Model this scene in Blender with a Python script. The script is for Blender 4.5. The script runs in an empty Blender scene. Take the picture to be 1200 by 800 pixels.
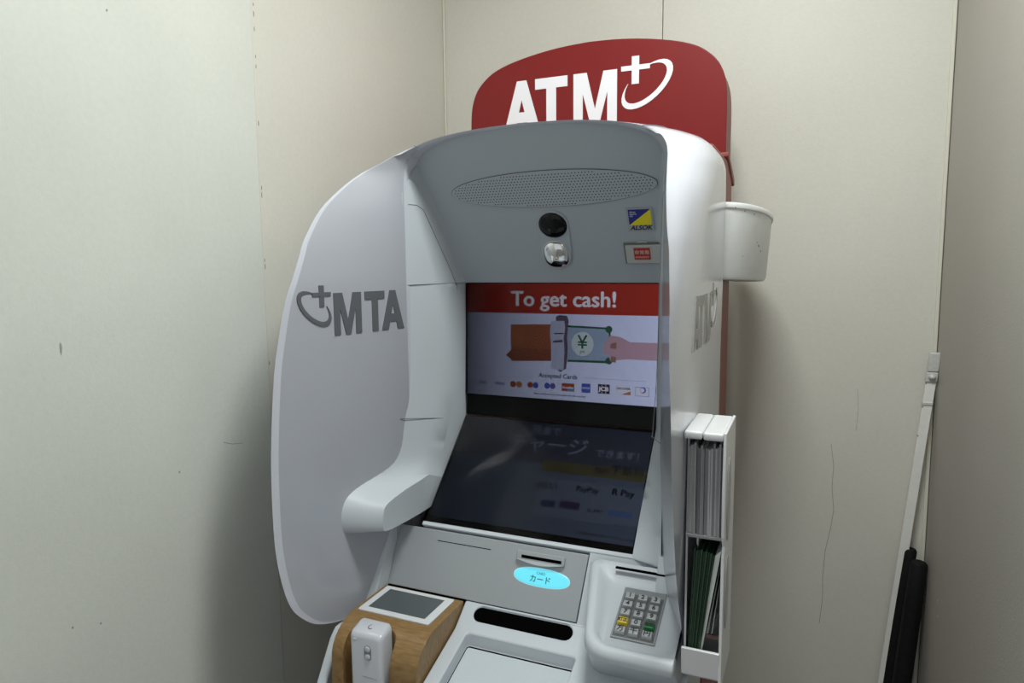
import bpy, bmesh, math, random
from mathutils import Vector, Matrix
V = Vector
random.seed(7)
S = bpy.context.scene

# ------------------------------------------------------------------ camera
CAM = V((0.0, -1.65, 1.40))
ROT = ((0.91727197, 0.03569923, -0.39665815), (0.39814466, -0.10630884, 0.91114173), (-0.00964121, -0.9936921, -0.11172758))
FPX = 800.0                                  # focal length in pixels of the 1200x800 frame
cd = bpy.data.cameras.new('camera'); cam = bpy.data.objects.new('camera', cd); S.collection.objects.link(cam)
cd.sensor_width = 36; cd.lens = 36 * FPX / 1200; cd.clip_start = 0.02
m = Matrix.Identity(4)
for i in range(3):
    m[i][0] = ROT[i][0]; m[i][1] = -ROT[i][1]; m[i][2] = -ROT[i][2]; m[i][3] = CAM[i]
cam.matrix_world = m
S.camera = cam

# ------------------------------------------------------------------ world, lights, exposure
w = bpy.data.worlds.new('world'); S.world = w; w.use_nodes = True
w.node_tree.nodes['Background'].inputs[0].default_value = (0.93, 0.97, 1.0, 1)
w.node_tree.nodes['Background'].inputs[1].default_value = 0.56
S.view_settings.view_transform = 'Standard'; S.view_settings.look = 'None'
S.view_settings.exposure = 0.0; S.view_settings.gamma = 1.0; S.view_settings.use_curve_mapping = False
LAMP = (-0.10, -0.95, 2.41)
ld = bpy.data.lights.new('ceiling_lamp_light', 'AREA'); ld.shape = 'RECTANGLE'; ld.size = 0.34; ld.size_y = 0.20
ld.energy = 15.8; ld.color = (0.96, 1.0, 0.97)
lo = bpy.data.objects.new('ceiling_lamp_light', ld); lo.location = LAMP; S.collection.objects.link(lo)

# ------------------------------------------------------------------ helpers
def ray(u, v):
    c = (u - 600, v - 400, FPX)
    return V([sum(ROT[i][k] * c[k] for k in range(3)) for i in range(3)])
def on_plane(u, v, p, n):
    """world point where the sight line of a measured photo point meets a real plane"""
    d = ray(u, v); p = V(p); n = V(n)
    return CAM + d * ((p - CAM).dot(n) / d.dot(n))

_mats = {}
def mat(name, col, rough=0.5, metal=0.0, coat=0.0, spec=0.5, noise=0.0, nscale=60, bump=0.0, bscale=300, emit=None, estr=1.0,
        blotch=0.0, bl_scale=3.0):
    if name in _mats: return _mats[name]
    M = bpy.data.materials.new(name); M.use_nodes = True; _mats[name] = M
    nt = M.node_tree; b = nt.nodes['Principled BSDF']
    b.inputs['Base Color'].default_value = (*col, 1); b.inputs['Roughness'].default_value = rough
    b.inputs['Metallic'].default_value = metal; b.inputs['Coat Weight'].default_value = coat
    b.inputs['Coat Roughness'].default_value = 0.12; b.inputs['Specular IOR Level'].default_value = spec
    tc = nt.nodes.new('ShaderNodeTexCoord')
    if noise or blotch:
        last = None
        for amt, sc, det in ((noise, nscale, 4), (blotch, bl_scale, 3)):
            if not amt: continue
            n = nt.nodes.new('ShaderNodeTexNoise'); n.inputs['Scale'].default_value = sc; n.inputs['Detail'].default_value = det
            nt.links.new(tc.outputs['Object'], n.inputs['Vector'])
            mr = nt.nodes.new('ShaderNodeMapRange'); mr.inputs[1].default_value = 0.3; mr.inputs[2].default_value = 0.7
            mr.inputs[3].default_value = 1 - amt; mr.inputs[4].default_value = 1 + amt
            nt.links.new(n.outputs['Fac'], mr.inputs[0])
            mx = nt.nodes.new('ShaderNodeVectorMath'); mx.operation = 'SCALE'
            if last is None: mx.inputs[0].default_value = col
            else: nt.links.new(last, mx.inputs[0])
            nt.links.new(mr.outputs[0], mx.inputs['Scale']); last = mx.outputs[0]
        nt.links.new(last, b.inputs['Base Color'])
    if bump:
        n = nt.nodes.new('ShaderNodeTexNoise'); n.inputs['Scale'].default_value = bscale; n.inputs['Detail'].default_value = 3
        nt.links.new(tc.outputs['Object'], n.inputs['Vector'])
        bp = nt.nodes.new('ShaderNodeBump'); bp.inputs['Strength'].default_value = bump; bp.inputs['Distance'].default_value = 0.001
        nt.links.new(n.outputs['Fac'], bp.inputs['Height']); nt.links.new(bp.outputs[0], b.inputs['Normal'])
    if emit is not None:
        b.inputs['Emission Color'].default_value = (*emit, 1); b.inputs['Emission Strength'].default_value = estr
    return M

def link(o, parent=None):
    S.collection.objects.link(o)
    if parent is not None:
        o.parent = parent
    return o
def smooth_by_angle(me, deg):
    me.shade_smooth()
    bm = bmesh.new(); bm.from_mesh(me)
    for e in bm.edges:
        if len(e.link_faces) == 2 and e.calc_face_angle(0) > math.radians(deg): e.smooth = False
    bm.to_mesh(me); bm.free()
def obj(name, bm, M, parent=None, smooth=None, bevel=0, seg=2, wn=True):
    """link one bmesh (world coordinates) as one object; a parented one keeps its world place"""
    bmesh.ops.recalc_face_normals(bm, faces=bm.faces)
    me = bpy.data.meshes.new(name); bm.to_mesh(me); bm.free()
    if smooth: smooth_by_angle(me, smooth)
    me.materials.append(M)
    # origin at the middle of the piece
    lo_ = V([min(v.co[i] for v in me.vertices) for i in range(3)]); hi = V([max(v.co[i] for v in me.vertices) for i in range(3)])
    c = (lo_ + hi) / 2
    me.transform(Matrix.Translation(-c))
    o = bpy.data.objects.new(name, me); link(o, parent)
    base = V((0, 0, 0)); p = parent
    while p is not None: base += p.location; p = p.parent
    o.location = c - base
    if bevel:
        b = o.modifiers.new('bevel', 'BEVEL'); b.width = bevel; b.segments = seg; b.limit_method = 'ANGLE'; b.angle_limit = math.radians(30)
        me.shade_smooth()
        if wn:
            k = o.modifiers.new('wn', 'WEIGHTED_NORMAL'); k.keep_sharp = False
    return o
def thing(name, label, cat, loc, group=None):
    o = bpy.data.objects.new(name, None); o.empty_display_size = 0.05; link(o); o.location = loc
    o['label'] = label; o['category'] = cat
    if group: o['group'] = group
    return o
def tag(o, label, cat, group=None):
    o['label'] = label; o['category'] = cat
    if group: o['group'] = group
    return o
def lab(o, s): o['label'] = s; return o
def hexa(bm, pts):
    """8 corners: 4 of one face in order, 4 of the opposite face"""
    v = [bm.verts.new(p) for p in pts]
    for f in ((0, 1, 2, 3), (4, 7, 6, 5), (0, 4, 5, 1), (1, 5, 6, 2), (2, 6, 7, 3), (3, 7, 4, 0)): bm.faces.new([v[i] for i in f])
def box(x0, x1, y0, y1, z0, z1, bm=None):
    bm = bm or bmesh.new()
    hexa(bm, [(x0, y0, z0), (x1, y0, z0), (x1, y1, z0), (x0, y1, z0), (x0, y0, z1), (x1, y0, z1), (x1, y1, z1), (x0, y1, z1)])
    return bm
def prism(loopA, loopB, bm=None):
    bm = bm or bmesh.new()
    a = [bm.verts.new(p) for p in loopA]; b = [bm.verts.new(p) for p in loopB]; n = len(a)
    bm.faces.new(a); bm.faces.new(b[::-1])
    for i in range(n): bm.faces.new([a[i], b[i], b[(i + 1) % n], a[(i + 1) % n]])
    return bm
def xprism(prof, x0, x1, bm=None):
    """side outline of (y, z) points given width along x"""
    return prism([(x0, y, z) for y, z in prof], [(x1, y, z) for y, z in prof], bm)
def rings(loops, cap0=True, cap1=True, bm=None):
    bm = bm or bmesh.new()
    R = [[bm.verts.new(p) for p in L] for L in loops]; n = len(R[0])
    for a, b in zip(R, R[1:]):
        for i in range(n): bm.faces.new([a[i], a[(i + 1) % n], b[(i + 1) % n], b[i]])
    if cap0: bm.faces.new(R[0][::-1])
    if cap1: bm.faces.new(R[-1])
    return bm
def tube(pts, r, n=6, bm=None):
    bm = bm or bmesh.new(); pts = [V(p) for p in pts]; loops = []
    for i, p in enumerate(pts):
        t = (pts[min(i + 1, len(pts) - 1)] - pts[max(i - 1, 0)]).normalized()
        a = t.cross(V((0.13, 0.31, 0.94))).normalized(); b = t.cross(a)
        loops.append([p + (a * math.cos(2 * math.pi * k / n) + b * math.sin(2 * math.pi * k / n)) * r for k in range(n)])
    return rings(loops, bm=bm)
def catmull(P, k):
    out = []
    for i in range(len(P) - 1):
        p0 = P[max(i - 1, 0)]; p1 = P[i]; p2 = P[i + 1]; p3 = P[min(i + 2, len(P) - 1)]
        for j in range(k):
            t = j / k
            out.append(tuple(0.5 * (2 * b + (c - a) * t + (2 * a - 5 * b + 4 * c - d) * t * t + (3 * b - a - 3 * c + d) * t ** 3)
                             for a, b, c, d in zip(p0, p1, p2, p3)))
    out.append(tuple(P[-1])); return out
class Frame:
    """flat working plane: right ex, up ey, outward n"""
    def __init__(s, o, ex, ey):
        s.o = V(o); s.ex = V(ex).normalized(); s.ey = V(ey).normalized(); s.n = s.ex.cross(s.ey).normalized()
    def p(s, x, y, h=0): return s.o + s.ex * x + s.ey * y + s.n * h
    def loc(s, u, v):
        q = on_plane(u, v, s.o, s.n) - s.o
        return q.dot(s.ex), q.dot(s.ey)
    def slab(s, pts, h0, h1, bm=None): return prism([s.p(x, y, h0) for x, y in pts], [s.p(x, y, h1) for x, y in pts], bm)
    def rect(s, x0, x1, y0, y1, h0, h1, bm=None): return s.slab([(x0, y0), (x1, y0), (x1, y1), (x0, y1)], h0, h1, bm)
def ell(cx, cy, a, b, n=40, rot=0):
    c, q = math.cos(rot), math.sin(rot)
    return [(cx + a * math.cos(t) * c - b * math.sin(t) * q, cy + a * math.cos(t) * q + b * math.sin(t) * c) for t in [2 * math.pi * k / n for k in range(n)]]
def rrect(x0, x1, y0, y1, r, n=5):
    out = []
    for cx, cy, a0 in ((x1 - r, y1 - r, 0), (x0 + r, y1 - r, 90), (x0 + r, y0 + r, 180), (x1 - r, y0 + r, 270)):
        for k in range(n + 1):
            a = math.radians(a0 + 90 * k / n); out.append((cx + r * math.cos(a), cy + r * math.sin(a)))
    return out
def text(name, body, F, x, y, size, M, parent, h=0.0004, bold=0.0, align='CENTER', sx=1.0, depth=0.0002, shear=0.0):
    c = bpy.data.curves.new(name, 'FONT'); c.body = body; c.size = size; c.align_x = align; c.align_y = 'CENTER'
    c.extrude = depth; c.shear = shear; c.resolution_u = 3
    t = bpy.data.objects.new(name, c); S.collection.objects.link(t)
    bpy.context.view_layer.update()
    me = bpy.data.meshes.new_from_object(t.evaluated_get(bpy.context.evaluated_depsgraph_get()))
    bpy.data.objects.remove(t)
    bm = bmesh.new()
    for q, (dx, dy) in enumerate(((0, 0), (-1, 0), (1, 0), (0, .7), (0, -.7)) if bold > 0 else ((0, 0),)):
        t0 = len(bm.verts); bm.from_mesh(me); bm.verts.ensure_lookup_table()
        for v in bm.verts[t0:]: v.co = F.p(x + v.co.x * sx + dx * bold, y + v.co.y + dy * bold, h + v.co.z + q * .00003)
    bpy.data.meshes.remove(me)
    return obj(name, bm, M, parent)
def cut(o, bm):
    """boolean away a closed cutter, baked into the mesh"""
    bmesh.ops.recalc_face_normals(bm, faces=bm.faces)
    me = bpy.data.meshes.new('cutter'); bm.to_mesh(me); bm.free()
    c = bpy.data.objects.new('cutter', me); S.collection.objects.link(c)
    mods = [(q.type, q) for q in o.modifiers]
    bo = o.modifiers.new('cut', 'BOOLEAN'); bo.operation = 'DIFFERENCE'; bo.object = c; bo.solver = 'EXACT'
    for t, q in mods: q.show_viewport = False
    bpy.context.view_layer.update()
    new = bpy.data.meshes.new_from_object(o.evaluated_get(bpy.context.evaluated_depsgraph_get()))
    o.modifiers.remove(bo)
    for t, q in mods: q.show_viewport = True
    old = o.data; o.data = new; new.name = o.name; bpy.data.meshes.remove(old)
    bpy.data.objects.remove(c); bpy.data.meshes.remove(me)

# bold sign letters with height 1
LET = {'A': ([[(0, 0), (.30, 0), (.62, 1), (.38, 1)], [(1.02, 0), (.72, 0), (.38, 1), (.64, 1)], [(.24, .20), (.78, .20), (.72, .40), (.30, .40)]], 1.02),
       'T': ([[(0, .80), (.86, .80), (.86, 1), (0, 1)], [(.30, 0), (.56, 0), (.56, .80), (.30, .80)]], .86),
       'M': ([[(0, 0), (.24, 0), (.24, 1), (0, 1)], [(.86, 0), (1.10, 0), (1.10, 1), (.86, 1)], [(.24, 1), (.24, .62), (.45, 0), (.65, 0), (.34, 1)],
              [(.86, 1), (.86, .62), (.65, 0), (.45, 0), (.76, 1)]], 1.10)}
def swoosh(n=26):
    out, inn = [], []
    for k in range(n + 1):
        t = k / n; a = math.radians(74 - 309 * t)
        th = 0.15 * math.sin(math.pi * min(1, t * 1.02)) ** 0.8 + 0.012
        c, q = math.cos(math.radians(28)), math.sin(math.radians(28))
        def pt(A, B): 
            x, y = A * math.cos(a), B * math.sin(a); return (x * c - y * q, x * q + y * c)
        out.append(pt(.67, .31)); inn.append(pt(.67 - th * 1.15, .31 - th * .62))
    return out, inn
def logo(name, F, x0, y0, H, M, parent, h0, h1, mirror=False, wscale=1.0, plus=True):
    """ATM letters with raised plus and ring, left to right from x0 (or mirrored)"""
    bm = bmesh.new(); sg = -1 if mirror else 1; cnt = [0]
    def put(pts):
        cnt[0] += 1; F.slab([(x0 + sg * px * H * wscale, y0 + py * H) for px, py in pts], h0, h1 + cnt[0] * .00002, bm)
    for ch, x in (('A', 0), ('T', .878), ('M', 1.894)):
        for P_ in LET[ch][0]: put([(x + a, b) for a, b in P_])
    if plus:
        cx, cy = 3.438, .945
        put([(cx - .345, cy - .003), (cx + .345, cy - .003), (cx + .345, cy + .085), (cx - .345, cy + .085)])
        put([(cx - .088, cy - .25), (cx + .088, cy - .25), (cx + .088, cy + .245), (cx - .088, cy + .245)])
        o_, i_ = swoosh()
        ox, oy = 3.716, .66
        for k in range(len(o_) - 1):
            put([(ox + a, oy + b) for a, b in (o_[k], o_[k + 1], i_[k + 1], i_[k])])
    return obj(name, bm, M, parent)

# ------------------------------------------------------------------ materials
WALLC = mat('cool_cream_wall_paint', (0.67, 0.69, 0.64), 0.55, noise=.02, nscale=120, blotch=.035, bl_scale=4, bump=.25, bscale=260)
WALLW = mat('warm_cream_wall_paint', (0.67, 0.655, 0.59), 0.5, noise=.02, nscale=120, blotch=.03, bl_scale=3, bump=.25, bscale=260)
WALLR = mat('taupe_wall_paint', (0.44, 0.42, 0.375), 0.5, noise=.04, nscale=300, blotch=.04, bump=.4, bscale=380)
GAP = mat('dark_joint', (0.10, 0.095, 0.085), 0.9)
TRIM = mat('ivory_trim', (0.70, 0.68, 0.58), 0.4)
CEIL = mat('white_ceiling', (0.7, 0.7, 0.68), 0.8)
FLOOR = mat('grey_floor_tile', (0.22, 0.21, 0.20), 0.5, noise=.08, nscale=30)
HOOD = mat('pearl_white_plastic', (0.60, 0.62, 0.69), 0.22, coat=.6, noise=.012, nscale=500)
MATTE = mat('matte_white_plastic', (0.55, 0.59, 0.63), 0.42, noise=.012, nscale=400, bump=.05, bscale=900)
HEAD = mat('grey_header_plastic', (0.40, 0.44, 0.48), 0.5, noise=.01, nscale=500)
PLATE = mat('silver_grey_plate', (0.40, 0.425, 0.445), 0.42, metal=.35, noise=.03, nscale=900)
RED = mat('dark_red_enamel', (0.185, 0.009, 0.009), 0.42, spec=.35)
BRICK = mat('faded_red_side_enamel', (0.27, 0.075, 0.06), 0.5)
WPRINT = mat('white_print', (0.80, 0.80, 0.84), 0.5)
GPRINT = mat('grey_print', (0.115, 0.12, 0.135), 0.5)
LPRINT = mat('pale_grey_print', (0.36, 0.36, 0.35), 0.5)
SEAM = mat('seam_line', (0.13, 0.14, 0.15), 0.8)
BLACK = mat('gloss_black', (0.003, 0.003, 0.004), 0.07, coat=0, spec=.3)
MBLACK = mat('matt_black', (0.002, 0.002, 0.002), 1.0, spec=0)
CHROME = mat('mirror_chrome', (0.86, 0.86, 0.86), 0.06, metal=1)
CLEAR = mat('satin_frame', (0.50, 0.52, 0.53), 0.25, coat=.5)
WOOD = mat('oak_veneer', (0.36, 0.19, 0.055), 0.42)
nt = WOOD.node_tree; tcn = nt.nodes.new('ShaderNodeTexCoord'); mp = nt.nodes.new('ShaderNodeMapping')
mp.inputs['Scale'].default_value = (9, 60, 14); wv = nt.nodes.new('ShaderNodeTexNoise'); wv.inputs['Scale'].default_value = 6; wv.inputs['Detail'].default_value = 5
cr = nt.nodes.new('ShaderNodeValToRGB'); cr.color_ramp.elements[0].position = .3; cr.color_ramp.elements[0].color = (.19, .105, .033, 1)
cr.color_ramp.elements[1].position = .72; cr.color_ramp.elements[1].color = (.30, .185, .072, 1)
nt.links.new(tcn.outputs['Object'], mp.inputs[0]); nt.links.new(mp.outputs[0], wv.inputs['Vector']); nt.links.new(wv.outputs['Fac'], cr.inputs[0])
nt.links.new(cr.outputs[0], nt.nodes['Principled BSDF'].inputs['Base Color'])

# ------------------------------------------------------------------ setting
XL, XR, YF, ZC = -0.906, 0.25, -2.05, 2.45
def struct(name, bm, M, **k):
    o = obj(name, bm, M, **k); o['kind'] = 'structure'; return o
struct('floor', box(XL - .1, XR + .1, YF - 1.2, .05, -.05, 0), FLOOR)
struct('ceiling', box(XL - .1, XR + .1, YF - .1, .05, ZC, ZC + .05), CEIL)
def wall(name, bm, panels, M):
    o = struct(name, bm, GAP)
    for q in panels:
        MM = M if len(q) == 6 else q[6]
        obj('panel', box(*q[:6]), MM, o, bevel=.0012, seg=2)
    return o
SX = -0.3317
wall('wall_back', box(XL - .05, XR + .05, .012, .05, 0, ZC), [(XL, SX - .0008, 0, .0125, 0, ZC), (SX + .0008, XR, 0, .0125, 0, ZC)], WALLW)
wl = wall('wall_left', box(XL - .05, XL - .012, YF, .012, 0, ZC), [(XL - .0125, XL, -.6905, 0, 0, ZC, WALLW), (XL - .0125, XL + .0015, YF, -.6918, 0, ZC, WALLC)], WALLW)
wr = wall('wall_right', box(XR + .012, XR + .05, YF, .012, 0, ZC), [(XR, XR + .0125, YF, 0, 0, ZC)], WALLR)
struct('trim_1', box(XL, XL + .006, -.006, 0, 0, ZC), TRIM, bevel=.002)
struct('trim_2', box(XR - .0085, XR - .0015, -.004, 0, 0, ZC), TRIM, bevel=.001)
# marks and damage on the walls
def flake(parent, P_, nrm, w_, h_, M, name='scuff_mark'):
    bm = bmesh.new(); c = V(P_); n = V(nrm); up = V((0, 0, 1)); rt = up.cross(n)
    pts = [(math.cos(a) * w_ * random.uniform(.6, 1.1), math.sin(a) * h_ * random.uniform(.7, 1.1)) for a in [k * math.pi / 4 for k in range(8)]]
    prism([c + rt * x + up * z + n * .0001 for x, z in pts], [c + rt * x + up * z + n * .0006 for x, z in pts], bm)
    return obj(name, bm, M, parent)
SCUFF = mat('grey_scuff', (0.33, 0.34, 0.32), 0.8); HAIR = mat('hairline_crack', (0.22, 0.21, 0.18), 0.9); NICK = mat('paint_nick', (.30, .25, .19), .9)
lx = XL + .0015
flake(wl, on_plane(71, 408, (lx, 0, 0), (1, 0, 0)), (1, 0, 0), .0022, .009, SCUFF)
for u, v in ((118, 730), (85, 735), (210, 553), (125, 12)):
    flake(wl, on_plane(u, v, (lx, 0, 0), (1, 0, 0)), (1, 0, 0), .0015, .002, SCUFF)
for v in (5, 16, 34, 66, 78, 145, 220, 228, 305, 312, 425):
    u = 295.3 + v * .0455
    flake(wl, on_plane(u + 1, v, (XL, 0, 0), (1, 0, 0)), (1, 0, 0), .0009, random.uniform(.003, .006), NICK, 'paint_nick')
cr_ = [(974, 520), (977, 545), (975, 570), (977, 598), (973, 620), (967, 645), (964, 675), (964, 700), (960, 730)]
wb = bpy.data.objects['wall_back']
obj('wall_crack', tube([on_plane(u, v, (0, -.0002, 0), (0, 1, 0)) for u, v in cr_], .0005, 4), HAIR, wb)
obj('wall_crack', tube([on_plane(u, v, (0, -.0002, 0), (0, 1, 0)) for u, v in ((1005, 455), (1006, 480), (1003, 505))], .0003, 4), HAIR, wb)
obj('wall_crack', tube([on_plane(u, v, (lx + .0002, 0, 0), (1, 0, 0)) for u, v in ((262, 518), (272, 520), (284, 519))], .0003, 4), HAIR, wl)
for v, s in ((704, .0025), (722, .0025)):
    flake(wr, on_plane(1099, v, (XR, 0, 0), (1, 0, 0)), (-1, 0, 0), .0012, s, TRIM)

# ceiling light
t = thing('ceiling_light', 'rectangular ceiling light panel above the cash machine', 'light', (LAMP[0], LAMP[1], ZC))
obj('light_housing', box(LAMP[0] - .20, LAMP[0] + .20, LAMP[1] - .13, LAMP[1] + .13, 2.425, 2.45), MATTE, t, bevel=.004)
obj('diffuser', box(LAMP[0] - .18, LAMP[0] + .18, LAMP[1] - .11, LAMP[1] + .11, 2.4195, 2.426), mat('lamp_diffuser', (.8, .8, .8), .5, emit=(.97, 1, .98), estr=3), t)

# ================================================================== the cash machine
CX = -0.432
atm = thing('cash_machine', 'tall red and pearl white ATM with curved hood, two screens and keypad in the booth', 'cash machine', (CX, -.40, 0))

# ---- red cabinet and lower body
obj('cabinet', box(CX - .277, CX + .277, -.438, -.144, .02, 1.60), BRICK, atm, bevel=.006)
obj('lower_body', box(-.70, -.165, -.80, -.30, .0, .60), MATTE, atm, bevel=.01)
lab(bpy.data.objects['cabinet'], 'faded red metal cabinet behind the white hood')
obj('cabinet_top_flap', xprism([(-.25, 1.603), (-.25, 1.612), (-.135, 1.575), (-.128, 1.560), (-.134, 1.558)], CX - .281, CX + .281), BRICK, atm, bevel=.002)

# ---- top sign
FS = Frame((CX, -.245, 1.60), (1, 0, 0), (0, 0, 1))
half = [(0, .2535), (.05, .2515), (.10, .2465), (.15, .238), (.19, .228), (.22, .216), (.242, .200), (.258, .182), (.268, .160), (.273, .135), (.2745, .10), (.2745, .05), (.2745, .0)]
top = catmull(half, 3)
out = [(-x, z) for x, z in top[::-1]] + top[1:]
sg = obj('top_sign', FS.slab(out, -.012, 0), RED, atm, bevel=.002)
lab(sg, 'red illuminated-style header sign lettered ATM')
back = [(x * .995, z * .99 + .001) for x, z in out]
sc_ = obj('sign_casing', FS.slab(back, -.105, -.0122), BRICK, sg, bevel=.008, seg=3)
obj('sign_logo', bmesh.new(), WPRINT, sg) if False else None
logo('sign_letters', FS, -.626 - CX, 1.683 - 1.60, .109, WPRINT, sg, .0002, .0008, wscale=.775)

# ---- hood: loops from outer skin over the rounded front edge to the inner opening
YI = -.605
side = [(.8105, -.70), (.8125, -.768), (.8274, -.820), (.8515, -.851), (.880, -.871), (.924, -.884), (.987, -.8925), (1.077, -.893), (1.153, -.889),
        (1.239, -.880), (1.290, -.870), (1.347, -.8556), (1.378, -.841), (1.416, -.820), (1.442, -.8046), (1.490, -.7616)]
st = []     # (outer h, outer z, front h, front z, inner h, inner z, yfront)
for z, yf in side:
    k = min(1, max(0, (z - 1.25) / .25)); q = k * k
    fh_ = .2275 + .061 * (YI - yf) / .288
    if z > 1.35: fh_ = {1.378: .279, 1.416: .2805, 1.442: .2825, 1.490: .2845}[z]
    st.append((.2955 + .0025 * k, z, fh_, z, .2275, z, yf))
st += [(.298, 1.530, .282, 1.530, .2275, 1.525, -.706), (.296, 1.560, .271, 1.556, .2265, 1.552, -.668), (.284, 1.583, .250, 1.575, .222, 1.572, -.640),
       (.262, 1.598, .228, 1.591, .210, 1.588, -.622), (.222, 1.6095, .197, 1.6035, .188, 1.601, -.614), (.165, 1.620, .150, 1.6150, .145, 1.6125, -.612),
       (.09, 1.628, .083, 1.6225, .08, 1.6200, -.611), (0, 1.6315, 0, 1.6252, 0, 1.6225, -.611)]
arc = catmull(st, 4)
# the right shield is cut back further below
ryf = {.8105: -.700, .8125: -.708, .8274: -.714, .8515: -.722, .880: -.737, .924: -.765, .987: -.800, 1.077: -.832, 1.153: -.850, 1.239: -.862, 1.290: -.866, 1.347: -.853}
rfh = {.8105: .289, .8125: .289, .8274: .289, .8515: .289, .880: .289, .924: .2893, .987: .2895, 1.077: .2895, 1.153: .2893, 1.239: .289, 1.290: .2875, 1.347: .2845,
       1.378: .2815, 1.416: .2765, 1.442: .271, 1.490: .261, 1.530: .251, 1.560: .244, 1.583: .235, 1.598: .221}
str_ = [(a[0], a[1], rfh.get(a[1], a[2]), a[3], a[4], a[5], ryf.get(a[1], a[6])) for a in st]
arc_r = catmull(str_, 4)
full = [(-1, a) for a in arc] + [(1, a) for a in arc_r[::-1][1:]]
def hood_loop(s, a):
    oh, oz, fh, fz, ih, iz, yf = a
    dep = max(.012, min(.15, (-.46 - yf) * (.55 if s < 0 or oz < 1.5 else .75)))
    L = []
    L.append((oh, oz, -.438)); L.append((oh, oz, yf + dep))
    for t_ in (.25, .5, .7, .85, .95):
        k = 1 - math.cos(t_ * math.pi / 2); kk = math.sin(t_ * math.pi / 2)
        # long soft shoulder from the flat flank to the front edge
        y = yf + dep - (dep - .002) * (kk * .35 + t_ * .65)
        L.append((oh + (fh - oh) * k ** 1.2, oz + (fz - oz) * k ** 1.2, y))
    L.append((fh, fz, yf))
    e = .006 if abs(fh - ih) > .03 else abs(fh - ih) * .3
    if yf < YI - .02: L.append((fh + (ih - fh) * .03, fz + (iz - fz) * .03, yf + (YI - yf) * .03))
    else: L.append((fh + (ih - fh) * .3, fz + (iz - fz) * .3, yf + .001))
    for t_ in (.045, .35, .7, 1.0):
        # slightly hollow inner flank
        yy = yf + (YI - yf) * t_
        tt = t_
        L.append((fh + (ih - fh) * tt, fz + (iz - fz) * tt, yy if yf < YI - .006 else yf + .003 + .004 * t_))
    L.append((ih, iz, -.45))
    return [(CX + s * h, y, z) for h, z, y in L]
hb = rings([hood_loop(s, a) for s, a in full])
hood = obj('hood', hb, HOOD, atm, smooth=40)
FLANK_DIM = mat('dimmed_flank', (0.42, 0.435, 0.485), 0.28, coat=.5, noise=.012, nscale=500)  # darker copy of the hood colour, painted in to dim the inner flanks
hood.data.materials.append(FLANK_DIM)
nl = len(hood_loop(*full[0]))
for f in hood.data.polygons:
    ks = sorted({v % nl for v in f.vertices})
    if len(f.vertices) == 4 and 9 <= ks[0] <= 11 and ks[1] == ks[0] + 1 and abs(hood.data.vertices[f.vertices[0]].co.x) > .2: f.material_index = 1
lab(hood, 'pearl white curved privacy hood with swept side shields')
def hood_seam(s):
    a = (arc if s < 0 else arc_r)[len(arc) - 1 - 4 * 3]
    L = hood_loop(s, a); pts = [V(p) for p in L[1:10]]
    return tube([p + V((s * .0006, -.0004, .0006)) for p in pts], .0008, 5)
for s in (-1, 1): obj('hood_seam', hood_seam(s), mat('hood_seam_grey', (.30, .31, .34), .6), hood)
# reversed lettering on the inside of the left shield, lettering on the outside of the right one
a0 = V((CX - .2275, YI, 0)); a1 = V((CX - .2885, -.893, 0))
FL = Frame((a0.x, a0.y, 0), a0 - a1, (0, 0, 1))
lx0 = FL.loc(473.3, 384)[0]
sl = logo('shield_logo', FL, lx0, 1.2905, .0675, GPRINT, hood, -.004, .0012, mirror=True, wscale=.775)
lab(sl, 'grey ATM letters and ring seen reversed on the left shield')
FR = Frame((CX + .2967, 0, 0), (0, 1, 0), (0, 0, 1))
logo('side_logo', FR, -.755, 1.284, .072, LPRINT, hood, -.001, .0006, wscale=.775)

# ---- grey header panel between hood and upper screen
ZS, YS = 1.366, -.447           # top of the upper screen
def zarch(h):
    pts = [(0, 1.6225), (.08, 1.6200), (.145, 1.6125), (.188, 1.601), (.210, 1.588), (.222, 1.572), (.2265, 1.552), (.2275, 1.525)]
    for (h0, z0), (h1, z1) in zip(pts, pts[1:]):
        if h <= h1: return z0 + (z1 - z0) * (h - h0) / (h1 - h0)
    return 1.525
def head_y(x, z):
    h = abs(x - CX); flat = YS - .155 * (z - ZS) / (1.6225 - ZS)
    ch = YS - .158 * (h - .190) / .038          # cheek slope
    k = 40.0
    d = flat - ch                                       # smooth minimum (the nearer surface wins)
    s_ = math.sqrt(d * d + .00003)
    return (flat + ch - s_) / 2 + .0006
def fold(t): return .1895 + .0373 * t
def header_bm(part, sgn=1):
    bm = bmesh.new(); K = 26; G = []
    cols = [-1 + 2 * i / 56 for i in range(57)] if part == 'mid' else [1 + i / 6 for i in range(7)]
    for c in cols:
        row = []
        for j in range(K + 1):
            t = j / K; f = fold(t)
            h = f * c if part == 'mid' else (f + (.2290 - f) * (c - 1)) * sgn
            z = ZS + (zarch(min(.2275, abs(h))) + .003 - ZS) * t
            row.append((CX + h, head_y(CX + h, z), z))
        G.append(row)
    F_ = [[bm.verts.new(p) for p in r] for r in G]; B_ = [[bm.verts.new((p[0], p[1] + .004, p[2])) for p in r] for r in G]
    n = len(G)
    for i in range(n - 1):
        for j in range(K):
            bm.faces.new([F_[i][j], F_[i + 1][j], F_[i + 1][j + 1], F_[i][j + 1]]); bm.faces.new([B_[i][j], B_[i][j + 1], B_[i + 1][j + 1], B_[i + 1][j]])
    for i in range(n - 1):
        for j in (0, K): bm.faces.new([F_[i][j], B_[i][j], B_[i + 1][j], F_[i + 1][j]])
    for j in range(K):
        for i in (0, n - 1): bm.faces.new([F_[i][j], F_[i][j + 1], B_[i][j + 1], B_[i][j]])
    return bm
hd = obj('header_panel', header_bm('mid'), HEAD, atm, smooth=40)
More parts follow.
